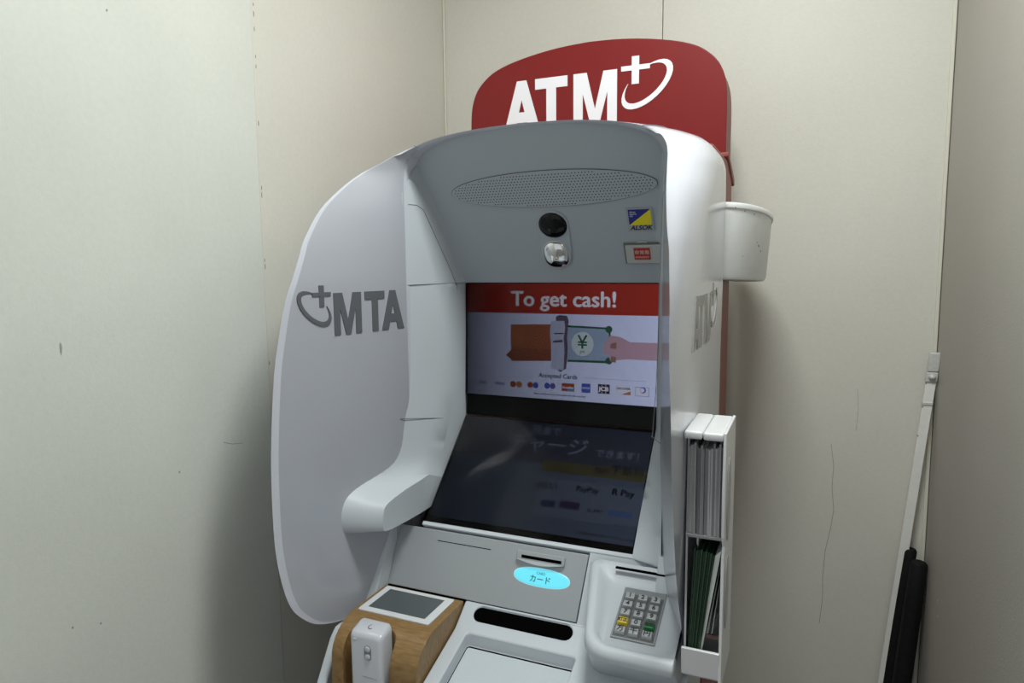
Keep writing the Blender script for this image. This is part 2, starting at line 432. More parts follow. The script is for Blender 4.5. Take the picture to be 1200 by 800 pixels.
for s_ in (-1, 1): obj('cheek_top', header_bm('side', s_), MATTE, atm, smooth=40)
lab(hd, 'grey sloping panel with speaker above the screen')
FH = Frame((CX, YS, ZS), (1, 0, 0), (0, -.155, 1.6225 - ZS))
# speaker grille: raised oval with drilled dots
ga = FH.loc(529, 226); gb = FH.loc(771, 212); gt = FH.loc(652, 198); gu = FH.loc(650, 242)
gc = ((ga[0] + gb[0]) / 2, (gt[1] + gu[1]) / 2); gA = (gb[0] - ga[0]) / 2; gB = (gt[1] - gu[1]) / 2
obj('grille_groove', FH.slab(ell(*gc, gA, gB, 64), .0002, .0012), SEAM, hd)
gr = obj('speaker_grille', FH.slab(ell(*gc, gA - .0011, gB - .0011, 64), .0004, .0020), HEAD, hd)
bm = bmesh.new(); px, py = .0058, .0050; r = 0
y = -gB
while y < gB:
    x = -gA + (px / 2 if r % 2 else 0)
    while x < gA:
        if (x / (gA - .006)) ** 2 + (y / (gB - .004)) ** 2 < 1:
            c = [FH.p(gc[0] + x + .0011 * math.cos(q), gc[1] + y + .0011 * math.sin(q), .00225) for q in [k * math.pi / 3 for k in range(6)]]
            bm.faces.new([bm.verts.new(p) for p in c])
        x += px
    y += py; r += 1
gh = obj('grille_holes', bm, MBLACK, hd); gh['kind'] = 'stuff'
# camera window and convex mirror in one long oval recess
c1 = FH.loc(648, 263.5); c2 = FH.loc(652.5, 297.5)
def cap_outline(ca, cb, r1, r2, n=14):
    out = []
    for k in range(n + 1): a = math.pi * k / n; out.append((ca[0] + r1 * math.cos(a), ca[1] + r1 * math.sin(a)))
    for k in range(n + 1): a = math.pi + math.pi * k / n; out.append((cb[0] + r2 * math.cos(a), cb[1] + r2 * math.sin(a)))
    return out
obj('camera_surround', FH.slab(cap_outline(c1, c2, .029, .0295), .0003, .0016), HEAD, hd, bevel=.0008)
def dome(F, cx, cy, a, b, hgt, p=2.0, n=32, k=8, h0=.0016):
    loops = []
    for j in range(k):
        f = math.cos(j / k * math.pi / 2); zz = h0 + hgt * math.sin(j / k * math.pi / 2)
        L = []
        for i in range(n):
            t_ = 2 * math.pi * i / n; c, s = math.cos(t_), math.sin(t_)
            L.append(F.p(cx + a * f * math.copysign(abs(c) ** (2 / p), c), cy + b * f * math.copysign(abs(s) ** (2 / p), s), zz))
        loops.append(L)
    return rings([[q for q in L] for L in loops])
lab(obj('camera_window', dome(FH, c1[0], c1[1], .0262, .0245, .007), BLACK, hd, smooth=60), 'round black camera window')
obj('mirror_frame', FH.slab(ell(c2[0], c2[1], .0275, .0290, 40), .0014, .0032), CLEAR, hd, bevel=.001)
lab(obj('safety_mirror', dome(FH, c2[0], c2[1], .0245, .0262, .010, p=2.5, h0=.003), CHROME, hd, smooth=80), 'small convex chrome mirror')
# security sticker
q0 = FH.loc(736.5, 270.5); q1 = FH.loc(764.5, 242.5)
x0, x1, y0, y1 = q0[0], q1[0], q0[1], q1[1]; W = x1 - x0; H = y1 - y0
stk = obj('security_sticker', FH.rect(x0, x1, y0, y1, .0004, .0012), mat('grey_sticker', (.36, .38, .39), .5), hd)
sy = y0 + H * .27
obj('sticker_blue', FH.slab([(x0 + W * .08, sy), (x1 - W * .08, y1 - H * .06), (x0 + W * .08, y1 - H * .06)], .0012, .0016), mat('sticker_blue', (.012, .02, .22), .5), hd)
obj('sticker_yellow', FH.slab([(x0 + W * .08, sy), (x1 - W * .08, sy), (x1 - W * .08, y1 - H * .06)], .0012, .0016), mat('sticker_yellow', (.80, .68, .01), .5), hd)
NAVY = mat('navy_print', (.01, .012, .05), .5)
text('sticker_text', 'ALSOK', FH, (x0 + x1) / 2, y0 + H * .14, .0115, NAVY, hd, h=.0014, bold=.0004, shear=.3, sx=1.02)
for i, tx in enumerate(('Always', 'Security', 'OK')):
    text('sticker_small_text', tx, FH, x0 + W * .13, y1 - H * (.16 + .09 * i), .0036, WPRINT, hd, h=.0018, align='LEFT')
# emergency call button
q0 = FH.loc(734, 308); q1 = FH.loc(773, 283)
x0, x1, y0, y1 = q0[0], q1[0] + .006, q0[1], q1[1]; xm = (x0 + x1) / 2 - .002; ym = (y0 + y1) / 2
obj('button_disc', FH.slab(ell(xm, ym, .0205, .0235, 36), .0003, .0022), HEAD, hd, bevel=.001)
obj('button_recess', FH.rect(x0, x1, y0, y1, .0020, .0026), mat('olive_grey', (.14, .145, .13), .5), hd)
fb = obj('button_cover', FH.rect(x0 + .003, x1 - .001, y0 + .002, y1 - .003, .0026, .0060), mat('pale_grey_frame', (.45, .46, .44), .35, coat=.4), hd, bevel=.001)
lab(fb, 'clear grey hinged cover over a red emergency label')
obj('emergency_label', FH.rect(xm - .0145, xm + .0135, ym - .0105, ym + .0125, .0060, .0066), mat('label_red', (.42, .025, .015), .5), hd)
text('emergency_text', '非常用', FH, xm - .0005, ym + .0035, .0085, mat('label_pink_white', (.75, .55, .5), .5), hd, h=.0068)
text('emergency_text', 'EMERGENCY', FH, xm - .0005, ym - .0055, .0042, mat('label_pink_white', (.75, .55, .5), .5), hd, h=.0068)

# ---- screens
SH = .190
KY, KZ = -.455, 1.104           # the fold between the two screens
BY, BZ = -.6228, .9415          # foot of the lower screen
FU = Frame((CX, KY, KZ), (1, 0, 0), (0, YS - KY, ZS - KZ))
HU = math.hypot(YS - KY, ZS - KZ)
FD = Frame((CX, BY, BZ), (1, 0, 0), (0, KY - BY, KZ - BZ))
HD_ = math.hypot(KY - BY, KZ - BZ)
SCRE = 0.80
def em(name, col, s=1.0): 
    return mat('lit_' + name, (0.002, 0.002, 0.002), .6, spec=0.0, emit=col, estr=s * SCRE)
def glassmat():
    if 'screen_glass' in _mats: return _mats['screen_glass']
    M = bpy.data.materials.new('screen_glass'); M.use_nodes = True; _mats['screen_glass'] = M
    nt = M.node_tree; nt.nodes.clear(); o_ = nt.nodes.new('ShaderNodeOutputMaterial')
    tr = nt.nodes.new('ShaderNodeBsdfTransparent'); tr.inputs[0].default_value = (.93, .93, .93, 1)
    gl = nt.nodes.new('ShaderNodeBsdfGlossy'); gl.inputs['Roughness'].default_value = .06; gl.inputs[0].default_value = (1, 1, 1, 1)
    mx = nt.nodes.new('ShaderNodeMixShader'); mx.inputs[0].default_value = .006
    nt.links.new(tr.outputs[0], mx.inputs[1]); nt.links.new(gl.outputs[0], mx.inputs[2]); nt.links.new(mx.outputs[0], o_.inputs[0])
    return M
def louvres(F, x0, x1, y0, y1, pitch, h0, dep):
    """fine upright black slats added between panel and glass to dim the picture seen aslant"""
    bm = bmesh.new(); x = x0
    while x <= x1:
        bm.faces.new([bm.verts.new(F.p(*p)) for p in ((x, y0, h0), (x, y1, h0), (x, y1, h0 + dep), (x, y0, h0 + dep))])
        x += pitch
    return bm
us = obj('upper_screen', FU.rect(-SH, SH, -.001, HU, -.012, -.004), MBLACK, atm)
lab(us, 'upper display lit with a cash withdrawal picture')
yb = FU.loc(660, 470)[1]        # foot of the lit picture
yb = .0415; yr = HU - .0585; x0 = -SH + .002; x1 = SH; SP = -.0038
def U(name, pts, h, M): return obj(name, FU.slab(pts, SP + h, SP + h + .00025), M, us)
def Ur(name, xa, xb, ya, yb_, h, M): return U(name, [(xa, ya), (xb, ya), (xb, yb_), (xa, yb_)], h, M)
W_ = em('white', (.60, .67, .98)); R_ = em('red', (.33, .022, .012)); T_ = em('text_white', (.78, .80, .95)); DK = em('dark_text', (.03, .03, .06))
Ur('picture_ground', x0, x1, yb, yr, 0, W_)
Ur('picture_banner', x0, x1, yr, HU - .002, 0, R_)
def ul(u, v): return FU.loc(u, v)
hx = ul(658, 351)
text('picture_headline', 'To get cash!', FU, hx[0] + .001, hx[1] - .0005, .0400, T_, us, h=SP + .0008, bold=.0011, sx=1.05, depth=.0001)
# wallet, machine, banknote, hand
ORG = em('orange', (.27, .080, .040)); ORD = em('brown', (.20, .055, .03)); TAN = em('tan', (.33, .10, .04)); GRN = em('green', (.02, .09, .055)); NOTE = em('note', (.27, .37, .55))
SKN = em('skin', (.44, .29, .39)); SKD = em('skin_dark', (.26, .14, .12)); CRM = em('cream', (.52, .62, .70)); MCH = em('machine', (.40, .45, .66)); MCD = em('machine_side', (.10, .07, .13))
def quad(name, pix, h, M): return U(name, [ul(*p) for p in pix], h, M)
quad('picture_wallet', [(598, 380), (645, 380), (645, 423), (598, 423)], .0004, ORG)
quad('picture_wallet_flap', [(598, 381), (613, 381), (613, 404), (598, 404)], .0008, TAN)
quad('picture_wallet_front', [(592, 416), (600, 408), (645, 409), (645, 423), (600, 422)], .0008, ORD)
quad('picture_note_edge', [(664, 381), (715, 384), (715, 426), (664, 424)], .0004, GRN)
quad('picture_note', [(664, 383.5), (713, 386), (713, 423), (664, 421.5)], .0007, NOTE)
for px_, py_, q in ((713, 386, 1), (713, 423, 2)):
    c = ul(px_, py_); U('picture_note_corner', [(c[0] + a, c[1] + b) for a, b in ell(0, 0, .0065, .0065, 16)], .0009, GRN)
c = ul(682, 403); U('picture_note_disc', ell(c[0], c[1], .0215, .0225, 32), .0010, CRM)
text('picture_yen', '¥', FU, c[0], c[1] + .002, .034, GRN, us, h=SP + .0015, bold=.0004, depth=.0001)
text('picture_yen', 'JPY', FU, c[0], c[1] - .0155, .0075, GRN, us, h=SP + .0015, bold=0, depth=.0001)
quad('picture_hand', [(708, 402), (715, 393), (727, 395), (738, 401), (771, 402), (771, 423), (735, 421), (715, 423), (712, 416), (706, 412)], .0013, SKN)
quad('picture_finger', [(715, 403), (722, 401), (722, 409), (715, 408)], .0016, SKD)
quad('picture_finger', [(716, 417), (722, 419), (721, 425), (715, 424)], .0016, SKD)
quad('picture_machine_side', [(651, 371), (655, 369), (664, 370), (666, 376), (664, 395), (665, 410), (663, 432), (656, 436), (648, 430)], .0014, MCD)
quad('picture_machine', [(645, 376), (661, 376), (662, 385), (660, 396), (661, 410), (660, 434), (645, 432), (646, 405), (644, 393)], .0018, MCH)
quad('picture_machine_slot', [(649, 390), (660, 390), (660, 391.4), (649, 391.4)], .0021, DK)
quad('picture_machine_tray', [(648, 399), (659, 398), (659, 401), (648, 401.5)], .0021, MCD)
c = ul(653, 441); text('picture_caption', 'Accepted Cards', FU, c[0], c[1], .0118, DK, us, h=SP + .0007, bold=.0003, sx=1.0, depth=.0001)
for a, b in (((575, 440), (625, 440)), ((683, 443), (757, 447))):
    p = ul(*a); q = ul(*b); Ur('picture_rule', p[0], q[0], p[1], p[1] + .0005, .0004, em('rule', (.24, .26, .40)))
c = ul(655, 463); text('picture_caption', 'Some cards may not be accepted by this machine', FU, c[0], c[1], .0052, DK, us, h=SP + .0007, bold=.0001, depth=.0001)
# accepted card marks
def circ(u, v, r, h, M): c = ul(u, v); U('card_mark', ell(c[0], c[1], r, r, 20), h, M)
BL = em('blue', (.045, .09, .45)); OR = em('mark_orange', (.35, .15, .05)); RD = em('mark_red', (.30, .05, .03))
c = ul(564, 448); text('card_mark_text', 'VISA', FU, c[0], c[1], .0092, BL, us, h=SP + .0007, bold=.0003, shear=.2, depth=.0001)
c = ul(585, 449); text('card_mark_text', 'Alipay', FU, c[0], c[1], .0085, BL, us, h=SP + .0007, bold=.0002, depth=.0001)
circ(600.5, 450, .0062, .0004, RD); circ(607.5, 450.5, .0062, .0007, OR)
circ(620.5, 451, .0058, .0004, RD); circ(627, 451.5, .0058, .0007, BL)
circ(640.5, 452, .0058, .0004, BL); circ(647, 452.5, .0058, .0007, em('mark_violet', (.10, .10, .33)))
c = ul(665, 454); Ur('card_mark', c[0] - .0125, c[0] + .0125, c[1] - .0075, c[1] + .0075, .0004, RD); Ur('card_mark', c[0] - .002, c[0] + .0125, c[1] - .0075, c[1] + .001, .0007, em('mark_teal', (.12, .2, .3)))
text('card_mark_text', 'UnionPay', FU, c[0], c[1] - .0005, .0055, T_, us, h=SP + .0011, bold=.0002, depth=.0001)
c = ul(686, 455); Ur('card_mark', c[0] - .0085, c[0] + .0085, c[1] - .0085, c[1] + .0085, .0004, BL); text('card_mark_text', 'AMEX', FU, c[0], c[1], .0058, T_, us, h=SP + .0009, depth=.0001)
c = ul(707, 456)
for k in (-1, 0, 1): Ur('card_mark', c[0] - .0034 + k * .0076, c[0] + .0034 + k * .0076, c[1] - .0088, c[1] + .0088, .0004, DK)
text('card_mark_text', 'JCB', FU, c[0], c[1] - .0002, .0105, T_, us, h=SP + .0009, bold=.0005, depth=.0001, sx=1.15)
c = ul(730, 457.5); Ur('card_mark', c[0] - .0135, c[0] + .0135, c[1] - .0080, c[1] + .0080, .0004, em('mark_pale', (.62, .66, .85)))
U('card_mark', [(c[0] - .004, c[1] - .008), (c[0] + .0135, c[1] - .008), (c[0] + .0135, c[1] - .001)], .0007, OR); text('card_mark_text', 'DISCOVER', FU, c[0], c[1] + .0028, .0054, DK, us, h=SP + .0009, bold=.0002, depth=.0001)
c = ul(752, 459); Ur('card_mark', c[0] - .0125, c[0] + .0125, c[1] - .0088, c[1] + .0080, .0004, em('mark_edge', (.2, .22, .42))); Ur('card_mark', c[0] - .0117, c[0] + .0117, c[1] - .0080, c[1] + .0072, .0007, em('mark_pale', (.62, .66, .85)))
circ(753, 457.5, .0055, .0010, BL); circ(752.3, 457.5, .0040, .0012, em('mark_pale', (.62, .66, .85)))
lv = obj('dimming_slats', louvres(FU, -SH, SH + .0005, yb, HU - .002, .0008, SP + .0024, .0015), MBLACK, us); lv['kind'] = 'stuff'  # slats added and sized to darken the picture towards its left end
obj('screen_glass', FU.rect(-SH, SH, .0006, HU - .001, SP + .0044, SP + .0048), glassmat(), us)

ls = obj('lower_screen', FD.rect(-SH, SH, 0, HD_, -.012, -.004), MBLACK, atm)
lab(ls, 'dark sloping lower display with faint payment marks')
def dl(u, v): return FD.loc(u, v)
LG = em('low_ground', (.042, .056, .090)); LT = em('low_text', (.085, .095, .14)); LD = em('low_dark', (.003, .004, .010)); LY = em('low_yellow', (.045, .043, .022)); LB = em('low_blue', (.03, .06, .15))
def D(name, xa, xb, ya, yb_, h, M): return obj(name, FD.rect(xa, xb, ya, yb_, SP + h, SP + h + .00025), M, ls)
D('low_picture_ground', -SH + .004, SH - .003, .014, HD_ - .004, 0, LG)
D('low_picture_header', -SH + .004, SH - .003, HD_ * .62, HD_ - .004, .0003, em('low_header', (.022, .026, .044)))
def dt(body, u, v, size, M=LT, bold=.0002, h=.0008, **k):
    c = dl(u, v); return text('low_picture_text', body, FD, c[0], c[1], size, M, ls, h=SP + h, bold=bold, depth=.0001, **k)
dt('チャージ', 640, 521, .040, bold=.0008); dt('できます！', 726, 533, .0185, bold=.0003); dt('現金で', 640, 504, .020)
c = dl(695, 551); d = dl(757, 555); D('low_picture_bar', dl(632, 552)[0], d[0], c[1] - .0105, c[1] + .0115, .0006, LY)
dt('手数料', 735, 552, .020, LD, h=.0012); dt('無料', 705, 551, .014, LD, h=.0012)
c = dl(690, 585); D('low_picture_box', dl(628, 580)[0], dl(757, 580)[0], dl(700, 612)[1], dl(700, 566)[1], .0006, em('low_box', (.056, .072, .11)))
dt('R Pay', 730, 577, .0175, LD, bold=.0007, h=.0012); dt('PayPay', 688, 573, .0150, LD, bold=.0004, h=.0012); dt('d払い', 640, 568, .0165, LD, bold=.0003, h=.0012)
p = dl(713, 597); q = dl(740, 607); D('low_picture_mark', p[0], q[0], q[1], p[1] + .001, .0012, LB)
dt('IC PAY', 697, 598, .0095, LD, h=.0012); p = dl(655, 590); D('low_picture_mark', p[0], p[0] + .036, p[1] - .006, p[1] + .008, .0012, em('low_plum', (.02, .014, .045)))
p = dl(633, 588); D('low_picture_mark', p[0], p[0] + .027, p[1] - .006, p[1] + .007, .0012, em('low_slate', (.014, .02, .055)))
dt('ご利用いただけるサービスはこちらをご覧ください', 722, 630, .0062, LD, bold=.0001, h=.0008)
dt('詳しくはこちら', 733, 616, .0055, LD, bold=.0001)
lv = obj('dimming_slats', louvres(FD, -SH, SH, .012, HD_ - .003, .0008, SP + .0018, .00120), MBLACK, ls); lv['kind'] = 'stuff'  # same added slats, darkening the lower display towards the left
obj('screen_glass', FD.rect(-SH, SH, .0006, HD_ - .001, SP + .0040, SP + .0044), glassmat(), ls)
# white bead round the screens
obj('screen_bead', FD.rect(-SH - .002, SH + .004, -.0085, -.0008, -.014, .0035), MATTE, atm, bevel=.0015)
obj('screen_backing', xprism([(-.43, 1.38), (-.43, 1.10), (-.60, .93), (-.60, .84), (-.40, .84), (-.40, 1.38)], CX - .21, CX + .21), MBLACK, atm)

# ---- cheeks that sweep down into arm rests, both sides
def on_flank(u, v): return on_plane(u, v, a0, V((a1.y - a0.y, -(a1.x - a0.x), 0)))
# (y, z) along the outer and the inner edge, from under the header down over the arm to its nose and back below it
oy = [(-.594, 1.525), (-.596, 1.43), (-.602, 1.32), (-.615, 1.22), (-.630, 1.125), (-.645, 1.080), (-.665, 1.053), (-.700, 1.040), (-.735, 1.030), (-.757, 1.018), (-.768, .998), (-.768, .972), (-.755, .957), (-.70, .952), (-.62, .952)]
iy = [(-.449, 1.366), (-.456, 1.33), (-.468, 1.25), (-.485, 1.18), (-.519, 1.108), (-.531, 1.072), (-.548, 1.036), (-.592, 1.018), (-.669, 1.014), (-.722, 1.008), (-.738, .998), (-.741, .972), (-.732, .962), (-.69, .958), (-.62, .955)]
oy[:5] = [(-.606, 1.366), (-.6065, 1.33), (-.609, 1.28), (-.618, 1.21), (-.637, 1.125)]
XI = .1985
def flank_h(y): return .2275 + .061 * max(0, (YI - y)) / .288 + .003
oyr = oy[:5] + [(-.639, 1.09), (-.641, 1.06), (-.643, 1.03), (-.645, 1.0), (-.647, .97), (-.648, .95), (-.648, .942), (-.647, .938), (-.645, .936), (-.64, .936)]
iyr = [(-.449, 1.366), (-.450, 1.33), (-.454, 1.25), (-.457, 1.18), (-.459, 1.108), (-.486, 1.080), (-.516, 1.050), (-.542, 1.025), (-.570, .998), (-.597, .972), (-.618, .952), (-.628, .942), (-.631, .938), (-.628, .936), (-.62, .936)]
def cheek(s, oy, iy):
    O = catmull([(flank_h(y), y, z) for y, z in oy], 3); I = []
    hi = [.1905, .1905, .1915, .193, .1945, .196, .198, XI, XI, XI, XI, XI, XI, XI, XI] if s < 0 else [.1905, .1905, .1905] + [.191] * 12
    I = catmull([(h, y, z) for h, (y, z) in zip(hi, iy)], 3)
    P_ = lambda q: (CX + s * q[0], q[1], q[2])
    bm = bmesh.new(); n = len(O)
    rows = []
    for o_, i_ in zip(O, I):
        o_, i_ = V(o_), V(i_)
        L = [V((o_.x + .004, o_.y + .02, o_.z)) if False else o_, o_.lerp(i_, .33), o_.lerp(i_, .66), i_]
        # soften the edge towards the screen
        rows.append(L)
    VV = [[bm.verts.new(P_(q)) for q in L] for L in rows]
    for a, b in zip(VV, VV[1:]):
        for k in range(3): bm.faces.new([a[k], a[k + 1], b[k + 1], b[k]])
    # wall towards the screen and a hidden closing wall by the hood
    inn = [r[-1] for r in VV]; outv = [r[0] for r in VV]
    zb_ = .955 if s < 0 else .936
    bi = bm.verts.new(P_((XI if s < 0 else .191, -.43, zb_))); ti = bm.verts.new(P_((.1905, -.43, 1.366)))
    bo = bm.verts.new(P_((.2315, -.43, zb_))); to = bm.verts.new(P_((.2315, -.43, 1.366)))
    bm.faces.new(inn + [bi, ti]); bm.faces.new(outv + [bo, to]); bm.faces.new([bi, bo, to, ti]); bm.faces.new([inn[-1], outv[-1], bo, bi]); bm.faces.new([inn[0], ti, to, outv[0]])
    bmesh.ops.triangulate(bm, faces=[f for f in bm.faces if len(f.verts) > 4])
    return bm
for s in (-1, 1):
    o = obj('arm_rest' if s < 0 else 'side_cheek', cheek(s, *((oy, iy) if s < 0 else (oyr, iyr))), MATTE, atm, smooth=38)
    b = o.modifiers.new('bevel', 'BEVEL'); b.width = .006 if s < 0 else .001; b.segments = 3; b.limit_method = 'ANGLE'; b.angle_limit = math.radians(50)
def cheek_pt(s, h, z):
    y = YS - .158 * (h - .190) / .038
    return V((CX + s * h, y, z))
# fine joint lines on the cheeks
for s in (-1, 1):
    L = [(.2255, 1.508), (.2205, 1.508), (.2165, 1.500), (.200, 1.39), (.1965, 1.362)]
    pts = [V((CX + s * h, head_y(CX + s * h, z) - .0003, z)) for h, z in L]
    obj('panel_joint', tube(pts, .0006, 5), SEAM, hd)
    pts = [V((CX + s * .1965, -.4755, 1.355)), V((CX + s * .1955, -.494, 1.25)), V((CX + s * .1965, -.509, 1.17)), V((CX + s * .1965, -.526, 1.112))]
    obj('panel_joint', tube([V((CX+s*.196, head_y(CX+s*.196,1.366)-.0004,1.366))]+pts[:0]+[V((CX + s * h, y, z)) for h, y, z in ((.196, -.4715, 1.33), (.1968, -.4815, 1.25), (.1975, -.4975, 1.18), (.1985, -.5265, 1.109))], .0006, 5), SEAM, hd)
    obj('panel_joint', tube([V((CX + s * .1960, -.5205, 1.109)), V((CX + s * .232, -.629, 1.1275))], .0006, 5), SEAM, hd)

# ---- silver plate below the screens with card reader
PT = (-.634, .934); PB = (-.679, .840)
FP = Frame((CX, PB[0], PB[1]), (1, 0, 0), (0, PT[0] - PB[0], PT[1] - PB[1])); HP = math.hypot(PT[0] - PB[0], PT[1] - PB[1])
xr_t = FP.loc(690, 650)[0]; xr_b = FP.loc(675, 727)[0]
pl = obj('card_plate', FP.slab([(-.236, 0), (xr_b, 0), (xr_t, HP), (-.236, HP)], -.01, 0), PLATE, atm, bevel=.0012)
lab(pl, 'silver grey plate with card reader')
obj('plate_gap', FP.rect(-.236, xr_b + .01, -.0045, -.0002, -.02, -.002), MBLACK, pl)
obj('plate_return', FP.slab([(xr_b + .0015, -.006), (.285, -.006), (.285, HP + .004), (xr_t + .0015, HP + .004)], -.02, -.001), MATTE, pl)
p = FP.loc(513, 633); q = FP.loc(575, 645); obj('plate_slit', FP.rect(p[0], q[0], p[1] - .0006, p[1] + .0006, -.0004, .0004), MBLACK, pl)
p = FP.loc(466, 620); obj('plate_screw', FP.slab(ell(p[0], p[1], .0013, .0013, 10), 0, .0006), MBLACK, pl)
# card slot
a = FP.loc(606, 651); b = FP.loc(662, 660); yc = (a[1] + b[1]) / 2
obj('slot_frame', FP.rect(a[0], b[0], yc - .006, yc + .010, 0, .0035), PLATE, pl, bevel=.0015)
obj('card_slot', FP.rect(a[0] + .009, b[0] - .005, yc - .002, yc + .003, .0034, .0039), MBLACK, pl)
lip = [(a[0] - .001, yc - .005)] + [(a[0] - .001 + (b[0] - a[0] + .002) * k / 12, yc - .005 - .0065 * math.sin(math.pi * k / 12)) for k in range(1, 12)] + [(b[0] + .001, yc - .005)]
obj('slot_lip', prism([FP.p(x, y, 0) for x, y in lip], [FP.p(x, y + .001, .009 if 0 < i < len(lip) - 1 else .006) for i, (x, y) in enumerate(lip)]), PLATE, pl, bevel=.001)
c = FP.loc(634.5, 677)
obj('card_light', dome(FP, c[0], c[1], .0480, .0138, .0020, p=2.35, h0=.0006), mat('lit_cyan', (.05, .3, .35), .3, emit=(.13, .60, .74), estr=1.0), pl, smooth=70)
obj('card_light_rim', dome(FP, c[0], c[1], .0492, .0150, .0006, p=2.35, h0=.0002), mat('lit_cyan_rim', (.3, .5, .5), .3, emit=(.45, .9, 1), estr=.45), pl)
CT = mat('cyan_text', (.02, .20, .24), .5)
text('card_light_text', 'カード', FP, c[0] - .001, c[1] - .0035, .0125, CT, pl, h=.0027, bold=.0002)
text('card_light_text', 'CARD', FP, c[0] - .001, c[1] + .0062, .0058, CT, pl, h=.0026)

# ---- fins at both ends of the plate
for s in (-1, 1):
    prof = [(-.60, .956), (-.648, .956), (-.722, .826), (-.724, .812), (-.60, .812)]
    xa, xb = (CX - .258, CX - .236) if s < 0 else (CX + .236, CX + .258)
    obj('side_fin', xprism(prof, xa, xb), MATTE, atm, bevel=.0015)

# ---- counter
cb = obj('counter', xprism([(-.66, .838), (-.682, .838), (-.720, .811), (-.90, .752), (-.90, .60), (-.66, .60)], -.512, -.152), MATTE, atm)
FK = Frame((CX, -.682, .838), (1, 0, 0), (0, .038, .027))      # sloping strip with the cash slot
sa = FK.loc(553.5, 722); sb = FK.loc(672, 738)
sc0, sc1 = sa[0], sb[0]; cy_ = (sa[1] + sb[1]) / 2
def pill(xa, xb, y, r):
    return [(xb - r + r * math.cos(t_), y + r * math.sin(t_)) for t_ in [(-.5 + k / 8) * math.pi for k in range(9)]] + \
           [(xa + r + r * math.cos(t_), y + r * math.sin(t_)) for t_ in [(.5 + k / 8) * math.pi for k in range(9)]]
cut(cb, FK.slab(pill(sc0, sc1, cy_, .0125), -.10, .02))
TX0, TX1 = -.488, -.303
tp = [(a_, b_) for a_, b_ in rrect(TX0, TX1, -.885, -.7225, .006)]
bm = bmesh.new()
zt = lambda y: .787 + (y + .7225) * .33
prism([(x, y, zt(y)) for x, y in tp], [(x, y, .90) for x, y in tp], bm)
cut(cb, bm)
bv = cb.modifiers.new('bevel', 'BEVEL'); bv.width = .002; bv.segments = 2; bv.limit_method = 'ANGLE'; bv.angle_limit = math.radians(35)
smooth_by_angle(cb.data, 30)
lab(cb, 'white counter with long dark cash slot and recessed tray')
obj('slot_interior', FK.slab(pill(sc0, sc1, cy_, .0126), -.012, -.0022), MBLACK, cb)
ti_ = rrect(TX0 + .0025, TX1 - .0025, -.884, -.7262, .004)
obj('cash_tray', prism([(x, y, zt(y) + .0003) for x, y in ti_], [(x, y, zt(y) + .0014) for x, y in ti_]), mat('pale_tray_plastic', (.54, .59, .63), .35, noise=.02, nscale=500, bump=.08, bscale=500), cb, bevel=.001)
obj('tray_gap', prism([(x, y, zt(y) + .0001) for x, y in tp], [(x, y, zt(y) + .0006) for x, y in tp]), MBLACK, cb)
bm = bmesh.new(); obj('tray_lever', box(-.478, -.462, -.83, -.812, .747, .766), MATTE, cb, bevel=.003)
# side rails of the counter
for s in (-1, 1):
    prof = [(-.60, .816), (-.692, .816), (-.786, .808), (-.800, .796), (-.862, .700), (-.862, .60), (-.60, .60)]
    xa, xb = (-.702, -.684) if s < 0 else (-.166, -.152)
    if s > 0: prof = [(-.60, .822), (-.728, .822), (-.736, .812), (-.736, .60), (-.60, .60)]; xa, xb = -.1515, -.1365
    obj('counter_rail', xprism(prof, xa, xb), MATTE, atm, bevel=.004, seg=3)
obj('counter_shelf', box(-.686, -.510, -.85, -.60, .58, .62), MATTE, atm)

# ---- keypad bowl
def yring(pts, r=None): return pts
def corner_loop(c, rad, n=5):
    """round the corners of a 3-D quad"""
    out = []; m_ = len(c)
    for i in range(m_):
        p = V(c[i]); a_ = V(c[i - 1]); b_ = V(c[(i + 1) % m_]); r_ = rad[i]
        p0 = p + (a_ - p).normalized() * r_; p1 = p + (b_ - p).normalized() * r_
        for k in range(n + 1):
            t_ = k / n; out.append((p0 * (1 - t_) ** 2 + p * 2 * t_ * (1 - t_) + p1 * t_ ** 2))
    return out
BR = -.1445
outer_b = corner_loop([(-.296, -.66, .80), (BR, -.66, .80), (BR, -.735, .80), (-.275, -.735, .80)], (.004, .004, .004, .02))
outer_m = corner_loop([(-.300, -.66, .86), (BR, -.66, .86), (BR, -.785, .855), (-.270, -.785, .855)], (.004, .004, .004, .03))
outer_l = corner_loop([(-.304, -.652, .895), (BR, -.652, .895), (BR, -.808, .866), (-.266, -.808, .866)], (.004, .004, .004, .035))
outer_t = corner_loop([(-.305, -.643, .928), (BR, -.643, .930), (BR, -.807, .878), (-.265, -.807, .878)], (.006, .004, .004, .035))
ridge = corner_loop([(-.297, -.645, .935), (BR, -.645, .935), (BR, -.800, .884), (-.262, -.800, .884)], (.012, .004, .004, .034))
inner_t = corner_loop([(-.286, -.651, .932), (BR, -.651, .932), (BR, -.793, .883), (-.256, -.793, .883)], (.016, .004, .004, .032))
inner_m = corner_loop([(-.276, -.661, .920), (BR, -.661, .920), (BR, -.788, .876), (-.252, -.788, .876)], (.018, .004, .004, .026))
floor_ = corner_loop([(-.256, -.672, .9115), (BR, -.672, .9115), (BR, -.781, .8715), (-.247, -.781, .8715)], (.012, .004, .004, .012))
bw = obj('keypad_bowl', rings([outer_b, outer_m, outer_l, outer_t, ridge, inner_t, inner_m, floor_]), MATTE, atm, smooth=80)
lab(bw, 'raised white rounded bowl around the number keys')
p0 = on_plane(722, 664, (0, -.6585, 0), (0, 1, 0)); p1 = on_plane(792, 676, (0, -.6585, 0), (0, 1, 0))
obj('bowl_slit', box(p0.x, BR, -.662, -.6575, p0.z - .0012, p0.z + .0012), MBLACK, bw)
